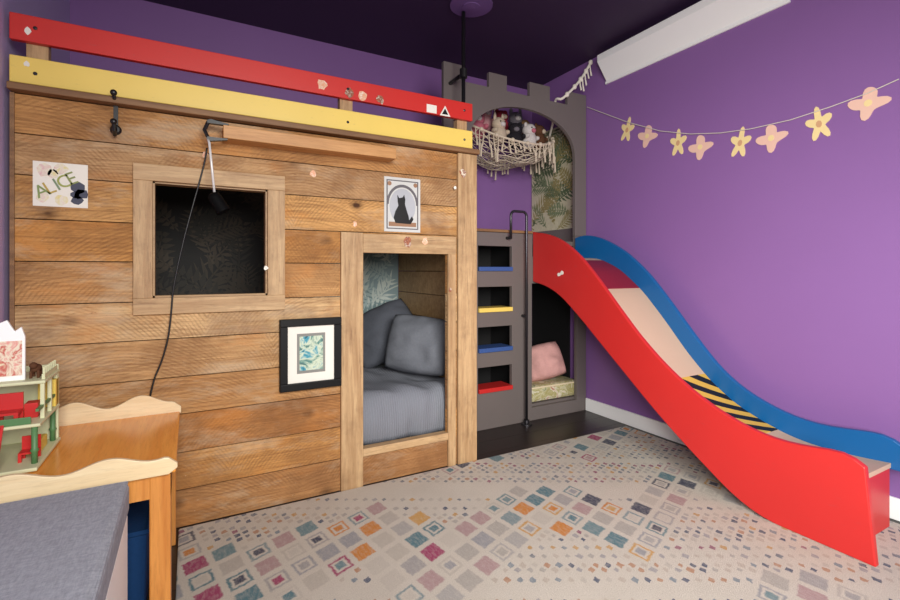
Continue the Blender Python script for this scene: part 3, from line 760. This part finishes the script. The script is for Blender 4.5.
def rope(pts, knots, r=.008, mat='macrame', k=5):
    m = MB(); P = spline(pts, k); m.tube(P, r, 8)
    for q_ in knots: m.ell(P[min(q_, len(P)-1)], (r*1.7,)*2+(r*2.1,), u=10, v=8)
    return m.build('hanging_rope', mat, ham, smooth=True)
rope([hc+Vector((.37, -.03, .02)), (2.3, 2.62, 2.08), (2.22, 2.505, 2.178), (2.235, 2.452, 2.178), (2.33, 2.435, 2.27), (2.41, 2.425, 2.37), (XR-.014, 2.41, 2.47)], (17, 20, 23, 26, 29), r=.009, mat='rope')
rope([hc+Vector((-.37, -.04, .02)), (1.55, YC+.12, 2.02), (1.46, YC+.04, 2.16)], (9,))
rope([hc+Vector((.05, .235, -.14)), (2.06, YB-.08, 2.1), (2.1, YB-.01, 2.4)], (9,))
m = MB()
for k in range(5):
    p = Vector((XR-.03-.02*k, 2.41+.004*k, 2.44-.03*k)); L = random.uniform(.06, .11)
    m.tube([p, p+Vector((0, -.004, -L*.5)), p+Vector((.006, -.008, -L))], [.004, .005, .006], 6)
m.build('tassel', 'rope', ham)['kind'] = 'stuff'
def plush(pos, r, body, acc, ear, label, yaw):
    t_ = thing('plush_toy', label, 'soft toy', pos, 'plush toys in the hammock')
    pos = Vector(pos); rot = Matrix.Rotation(yaw, 3, 'Z')
    MB().ell(pos-Vector((0, 0, r*.6)), (r*.9, r*.8, r), wob=.12).build('body', body, t_, smooth=True)
    hd = MB().ell(pos+Vector((0, 0, r*.55)), (r*.82, r*.75, r*.72), wob=.08).build('head', body, t_, smooth=True)
    for sx in (-1, 1):
        q = pos+rot @ Vector((sx*r*.55, 0, r*(1.2 if ear == 'long' else 1.1)))
        sz = (r*.2, r*.12, r*.62) if ear == 'long' else (r*.28, r*.14, r*.28)
        MB().ell(q, sz, rot, 10, 8).build('ear', body, t_, smooth=True)
        MB().ell(pos+rot @ Vector((sx*r*.3, -r*.66, r*.68)), (r*.09,)*3, None, 8, 6).build('eye', 'black', hd, smooth=True)
        MB().ell(pos+rot @ Vector((sx*r*.85, -r*.3, -r*.3)), (r*.28, r*.5, r*.28), rot, 10, 8).build('arm', body, t_, smooth=True)
    MB().ell(pos+rot @ Vector((0, -r*.68, r*.4)), (r*.34, r*.24, r*.26), rot, 10, 8).build('muzzle', acc, t_, smooth=True)
pf = {n_: fabric('plush_'+n_, c_, .25, 60) for n_, c_ in (('cream', (196, 178, 156)), ('pink', (190, 108, 124)), ('brown', (96, 64, 46)), ('charcoal', (40, 37, 42)), ('white', (206, 198, 194)), ('red', (150, 48, 62)), ('grey', (116, 110, 116)), ('tan', (156, 118, 84)), ('blush', (200, 146, 150)))}  # toy colours darkened to carry the shadow inside the pile
for pos, r, b_, a_, e_, lb, yw in (
    ((1.72, 2.73, 2.0), .066, 'pink', 'white', 'round', 'pink soft toy at the left end of the macrame hammock', -.3),
    ((1.84, 2.645, 1.96), .062, 'cream', 'white', 'long', 'cream long-eared soft toy near the front of the hammock', .1),
    ((1.97, 2.635, 1.94), .062, 'charcoal', 'grey', 'round', 'charcoal black soft toy in the front middle of the hammock', -.4),
    ((2.1, 2.645, 1.955), .062, 'white', 'pink', 'round', 'white soft toy with pink muzzle in the hammock', .2),
    ((2.23, 2.7, 1.98), .064, 'brown', 'cream', 'round', 'brown soft toy at the right end of the hammock', .4),
    ((1.82, 2.79, 2.075), .066, 'blush', 'white', 'long', 'blush pink long-eared soft toy piled behind the cream one', 0),
    ((1.955, 2.78, 2.065), .064, 'red', 'cream', 'round', 'rose red soft toy piled behind the charcoal one', 0),
    ((2.09, 2.79, 2.075), .066, 'grey', 'white', 'long', 'grey long-eared soft toy piled at the back of the hammock', -.2),
    ((2.21, 2.85, 2.06), .062, 'tan', 'cream', 'round', 'tan soft toy piled behind the brown one', .2)):
    plush(pos, r, pf[b_], pf[a_], e_, lb, yw)

# ------------------------------------------------------------------ wall unit + garland
wu = thing('wall_unit', 'long white slanted wall unit mounted high under the ceiling', 'heater', (XR, 1.7, 2.272))
MB().prism([(XR-.001, 1.17, 2.272), (2.386, 1.17, 2.395), (2.386, 1.17, 2.44), (XR-.001, 1.17, 2.44)], (0, 1.114, 0)).build('body', 'white', wu, bevel=.004)
m = MB(); m.prism([(XR-.002, 1.165, 2.262), (XR-.012, 1.165, 2.262), (XR-.012, 1.165, 2.28), (XR-.002, 1.165, 2.272)], (0, 1.122, 0)); m.build('lower_lip', 'white', wu)
sp = [(587, 107), (627, 122), (660, 131), (690, 134), (720, 133), (750, 129), (790, 120), (830, 107), (868, 93), (899, 79)]
SP = [onX(x, y, XR-.008) for x, y in sp]
st_ = MB().tube(SP, .0022, 6).build('garland_string', 'string')
tag(st_, 'thin pale string strung across the purple wall carrying paper cutouts', 'string')
# plain stand-in cutouts: star-petalled and ragged clover shapes
sprig = []
for i in range(40):
    a = 2*math.pi*i/40; rr_ = .34+.14*math.cos(5*(a-math.pi/2)); sprig.append((rr_*math.cos(a)*.95, rr_*math.sin(a)*1.05))
clover = []
for i in range(40):
    a = 2*math.pi*i/40; rr_ = .36+.12*math.cos(4*a+.6)+.03*math.cos(7*a); clover.append((rr_*math.cos(a)*1.05, rr_*math.sin(a)*.95))
cuts = [(627, 130, 'd'), (647, 136, 'b'), (678, 143, 'd'), (700, 147, 'b'), (740, 143, 'd'), (771, 138, 'b'), (819, 124, 'd'), (868, 103, 'b')]
cnt = {'d': 0, 'b': 0}
spot = plain('tan_card_print', (206, 160, 120), .1, .8)
for px, py, k in cuts:
    XG = XR-.003
    c = onX(px, py, XG); sz = .165 if k == 'd' else .15; wd = .12 if k == 'd' else .145
    kind = 'yellow star-petalled' if k == 'd' else 'peach pink clover-shaped'
    n_ = cnt[k]; cnt[k] += 1
    words = ['nearest the castle', 'second nearest the castle', 'third from the castle', 'farthest from the castle'][n_]
    t_ = thing('paper_cutout', f'{kind} paper cutout on the wall string, {words} of its kind', 'decoration', (XG, c.y, c.z-sz/2), 'garland cutouts on the purple wall')
    an = random.uniform(-.3, .3)
    def tf(a, b): a, b = a*wd, b*sz; return (XG, c.y-(a*math.cos(an)-b*math.sin(an)), c.z+a*math.sin(an)+b*math.cos(an))
    MB().prism([tf(*q) for q in (sprig if k == 'd' else clover)], (.0028, 0, 0)).build('card', 'cutyellow' if k == 'd' else 'cutpink', t_)
    MB().prism([tf(.1*math.cos(i*.785), .1*math.sin(i*.785)) for i in range(8)], (-.001, 0, 0)).build('printed_spot', spot if k == 'd' else 'cutyellow', t_)

# ------------------------------------------------------------------ left corner: play table, playset, bench, bin
table = thing('play_table', 'honey wood play table with wavy cream edge rails against the playhouse', 'table', (-.28, 1.76, 0))
tx0, tx1, ty0, ty1, tz = -.53, -.035, 1.47, 2.045, .471
MB().box(tx0, tx1, ty0+.013, ty1-.013, tz-.022, tz).build('tabletop', 'tabletop', table, bevel=.004)
MB().box(tx0+.03, tx1-.012, ty0+.02, ty0+.04, tz-.085, tz-.023).build('apron', 'tableleg', table)
MB().box(tx1-.03, tx1-.012, ty0+.02, ty1-.02, tz-.085, tz-.023).build('apron', 'tableleg', table)
for x in (tx0+.03, tx1-.062):
    for y in (ty0+.018, ty1-.07): MB().box(x, x+.05, y, y+.05, 0, tz-.022).build('leg', 'tableleg', table, bevel=.004)
def wavy(y, amp, ph, base):
    n = 48; top = []; bot = []
    for i in range(n+1):
        f = i/n; x = tx0+(tx1+.004-tx0)*f
        z = tz+base+amp*math.cos(f*2*math.pi*2.6+ph)
        if f > .95: z -= (f-.95)*.6
        top.append((x, y, z)); bot.append((x, y, tz-.02+(0.015*max(0, f-.96)/.04)))
    return MB().strip(top, bot, (0, .012, 0))
wavy(ty0, .011, 1.2, .034).build('edge_rail', 'plytan', table, bevel=.002)
wavy(ty1-.012, .017, .4, .056).build('edge_rail', 'plytan', table, bevel=.002)
# toy playset
ps_ = thing('toy_playset', 'pale toy house frame with green posts and red furniture on the play table', 'dollhouse', (-.43, 1.75, tz))
X0, X1, Y0, Y1 = -.52, -.352, 1.6, 1.86
MB().box(X0, X1, Y0, Y1, tz+.002, tz+.012).build('floor_board', 'toypale', ps_, bevel=.003)
MB().box(X0, X1, Y0+.03, Y1-.0125, tz+.11, tz+.119).build('middle_deck', 'toypale', ps_, bevel=.003)
MB().box(X0, X1, Y0+.08, Y1-.0125, tz+.215, tz+.224).build('top_deck', 'toypale', ps_, bevel=.003)
for x in (X1-.014, X0+.02):
    for y in (Y0+.04, Y1-.03):
        MB().lathe([(.007, 0), (.007, .03), (.01, .035), (.007, .04), (.007, .098)], (x, y, tz+.012), 10).build('post', 'green', ps_, smooth=True)
for y in (Y0+.085, Y0+.16, Y1-.03): MB().box(X1-.012, X1-.003, y, y+.009, tz+.119, tz+.215).build('post', 'toypale', ps_)
MB().box(X1-.045, X1-.003, Y1-.05, Y1-.0125, tz+.119, tz+.2).build('cupboard', 'toyyellow', ps_, bevel=.002)
MB().box(X0, X1-.004, Y1-.012, Y1, tz+.012, tz+.24).build('back_board', 'toypale', ps_, bevel=.003)
MB().box(X1-.011, X1-.004, Y0+.035, Y1-.02, tz+.15, tz+.157).build('railing', 'green', ps_)
MB().box(X0+.01, X1-.02, Y0+.034, Y0+.039, tz+.119, tz+.138).build('railing', 'green', ps_, bevel=.002)
MB().box(X1-.012, X1-.005, Y0+.1, Y1-.02, tz+.224, tz+.238).build('railing', 'toypale', ps_)
for k in range(7):
    MB().box(X1-.011, X1-.006, Y0+.105+k*.02, Y0+.109+k*.02, tz+.2381, tz+.256).build('baluster', 'toypale', ps_)
zz = tz+.224; gy = Y0+.11
MB().prism([(X0, gy, zz), (X0+.118, gy, zz), (X0+.118, gy, zz+.12), (X0+.11, gy, zz+.148), (X0+.096, gy, zz+.136), (X0+.08, gy, zz+.168), (X0+.045, gy, zz+.15), (X0, gy, zz+.16)], (0, .01, 0)).build('gable', 'white', ps_, bevel=.002)
MB().box(X0+.045, X0+.112, gy-.003, gy-.0002, zz+.015, zz+.11).build('gable_print', art_mat('toy_print', [(230, 220, 200), (226, 150, 140), (236, 226, 200), (200, 90, 80), (236, 226, 190)], 22), ps_)
# small red furniture and clutter on the decks
def toy_chair(x, y, z, s_):
    m = MB(); m.box(x, x+s_, y, y+s_, z+s_*.5, z+s_*.62); m.box(x, x+s_, y+s_*.88, y+s_, z+s_*.62, z+s_*1.5)
    for a in (0, .82):
        for b in (0, .82): m.box(x+a*s_, x+(a+.18)*s_, y+b*s_, y+(b+.18)*s_, z, z+s_*.5)
    return m
toy_chair(-.452, Y0+.05, tz+.119, .05).build('toy_chair', 'red', ps_)
toy_chair(-.405, Y0+.06, tz+.012, .04).build('toy_chair', 'red', ps_)
m = MB(); lx = -.46
for a in (0, .032): m.tube([(lx+a, Y0-.03, tz+.012), (lx+a, Y0+.028, tz+.125)], .004, 6)
for k in range(1, 6): m.tube([(lx, Y0-.03+.0097*k, tz+.012+.0188*k), (lx+.032, Y0-.03+.0097*k, tz+.012+.0188*k)], .003, 6)
m.build('ladder', 'red', ps_)
MB().box(X1-.05, X1-.02, Y0+.1, Y0+.14, tz+.119, tz+.16).build('toy_dresser', 'red', ps_, bevel=.002)
MB().box(X1-.06, X1-.02, Y0+.12, Y0+.2, tz+.012, tz+.045).build('toy_bed', 'toyyellow', ps_, bevel=.003)
MB().lathe([(.012, 0), (.014, .02), (.006, .024), (.012, .04)], (-.47, Y0+.08, tz+.012), 12).build('toy_stool', 'green', ps_, smooth=True)
a, b_, c_, d_ = -.5, -.425, 1.5, 1.565
tc = thing('toy_crate', 'small red toy crate standing in front of the toy house', 'toy box', (-.46, 1.53, tz))
m = MB()
m.box(a, b_, c_, c_+.007, tz+.003, tz+.1); m.box(a, b_, d_-.007, d_, tz+.003, tz+.1); m.box(a, a+.007, c_, d_, tz+.003, tz+.1); m.box(b_-.007, b_, c_, d_, tz+.003, tz+.1); m.box(a, b_, c_, d_, tz+.001, tz+.008)
m.build('body', plain('crimson_plastic', (176, 34, 52), .1, .4), tc, bevel=.002)
MB().box(a+.01, b_-.01, c_-.002, c_, tz+.025, tz+.06).build('panel', 'green', tc)
MB().tube([(a, (c_+d_)/2, tz+.1), (a+.01, (c_+d_)/2, tz+.13), (b_-.01, (c_+d_)/2, tz+.13), (b_, (c_+d_)/2, tz+.1)], .004).build('handle', 'red', tc, smooth=True)
tf_ = thing('toy_animal', 'tiny brown toy animal standing on the top deck of the toy house', 'toy', (-.385, 1.74, tz+.224))
q = Vector((-.385, 1.74, tz+.224))
MB().ell(q+Vector((0, 0, .026)), (.013, .024, .012)).build('body', pf['brown'], tf_, smooth=True)
MB().ell(q+Vector((0, -.026, .038)), (.009, .012, .009)).build('head', pf['brown'], tf_, smooth=True)
for sx in (-.008, .008):
    for sy in (-.014, .014): MB().tube([q+Vector((sx, sy, .022)), q+Vector((sx, sy, .0005))], .0035, 6).build('leg', pf['brown'], tf_)
# bench
bn = thing('storage_bench', 'low white storage bench topped with a light grey woven cushion in the corner', 'bench', (-.34, 1.1, 0))
bx1, by1 = -.135, 1.435
m = MB(); m.box(XL+.01, bx1-.004, .72, by1-.004, 0, .385); m.build('body', 'white', bn, bevel=.004)
MB().box(XL+.008, bx1, .71, by1, .387, .472).build('seat_cushion', 'ottoman', bn, bevel=.016)
m = MB(); m.tube([(XL+.02, by1-.004, .464), (bx1-.006, by1-.004, .464), (bx1-.003, .72, .464)], .004, 6); m.build('piping', 'ottoman', bn)
fb = thing('fabric_bin', 'dark blue fabric storage bin tucked under the play table', 'bin', (-.2, 1.73, 0))
m = MB(); m.prism([(-.3, 1.6, .002), (-.115, 1.6, .002), (-.108, 1.6, .25), (-.31, 1.6, .25)], (0, .27, 0)); m.build('body', 'tealblue', fb, bevel=.012)
MB().tube([(-.31, 1.598, .25), (-.108, 1.598, .25), (-.108, 1.87, .25), (-.31, 1.87, .25), (-.31, 1.598, .25)], .007, 6).build('rim', 'tealblue', fb)

# ------------------------------------------------------------------ light, camera
w = bpy.data.worlds.new('World'); sc.world = w; w.use_nodes = True
w.node_tree.nodes['Background'].inputs[0].default_value = (.97, .98, 1, 1); w.node_tree.nodes['Background'].inputs[1].default_value = .17
def area(name, loc, target, sx, sy, e, col=(1, 1, 1), spread=180):
    l = bpy.data.lights.new(name, 'AREA'); l.shape = 'RECTANGLE'; l.size = sx; l.size_y = sy; l.energy = e; l.color = col; l.spread = R(spread)
    o = bpy.data.objects.new(name, l); COL.objects.link(o); o.location = loc
    o.rotation_euler = (Vector(target)-Vector(loc)).to_track_quat('-Z', 'Y').to_euler()
area('window_light', (.4, -1.15, 1.75), (1.2, 2.2, .25), 1.3, 1.2, 55, (1, .98, .94), 106)
area('side_window_light', (-.35, -.75, 1.35), (2.68, 1.15, .8), .6, .9, 23, (1, .99, .96), 82)
cam = bpy.data.cameras.new('camera'); cam.sensor_width = 36; cam.lens = F*36/900; cam.shift_y = -30/900; cam.clip_start = .02
co = bpy.data.objects.new('camera', cam); COL.objects.link(co); co.location = (0, 0, S); co.rotation_euler = (R(90), 0, -math.atan2(sa, ca))
sc.camera = co
sc.view_settings.view_transform = 'Standard'
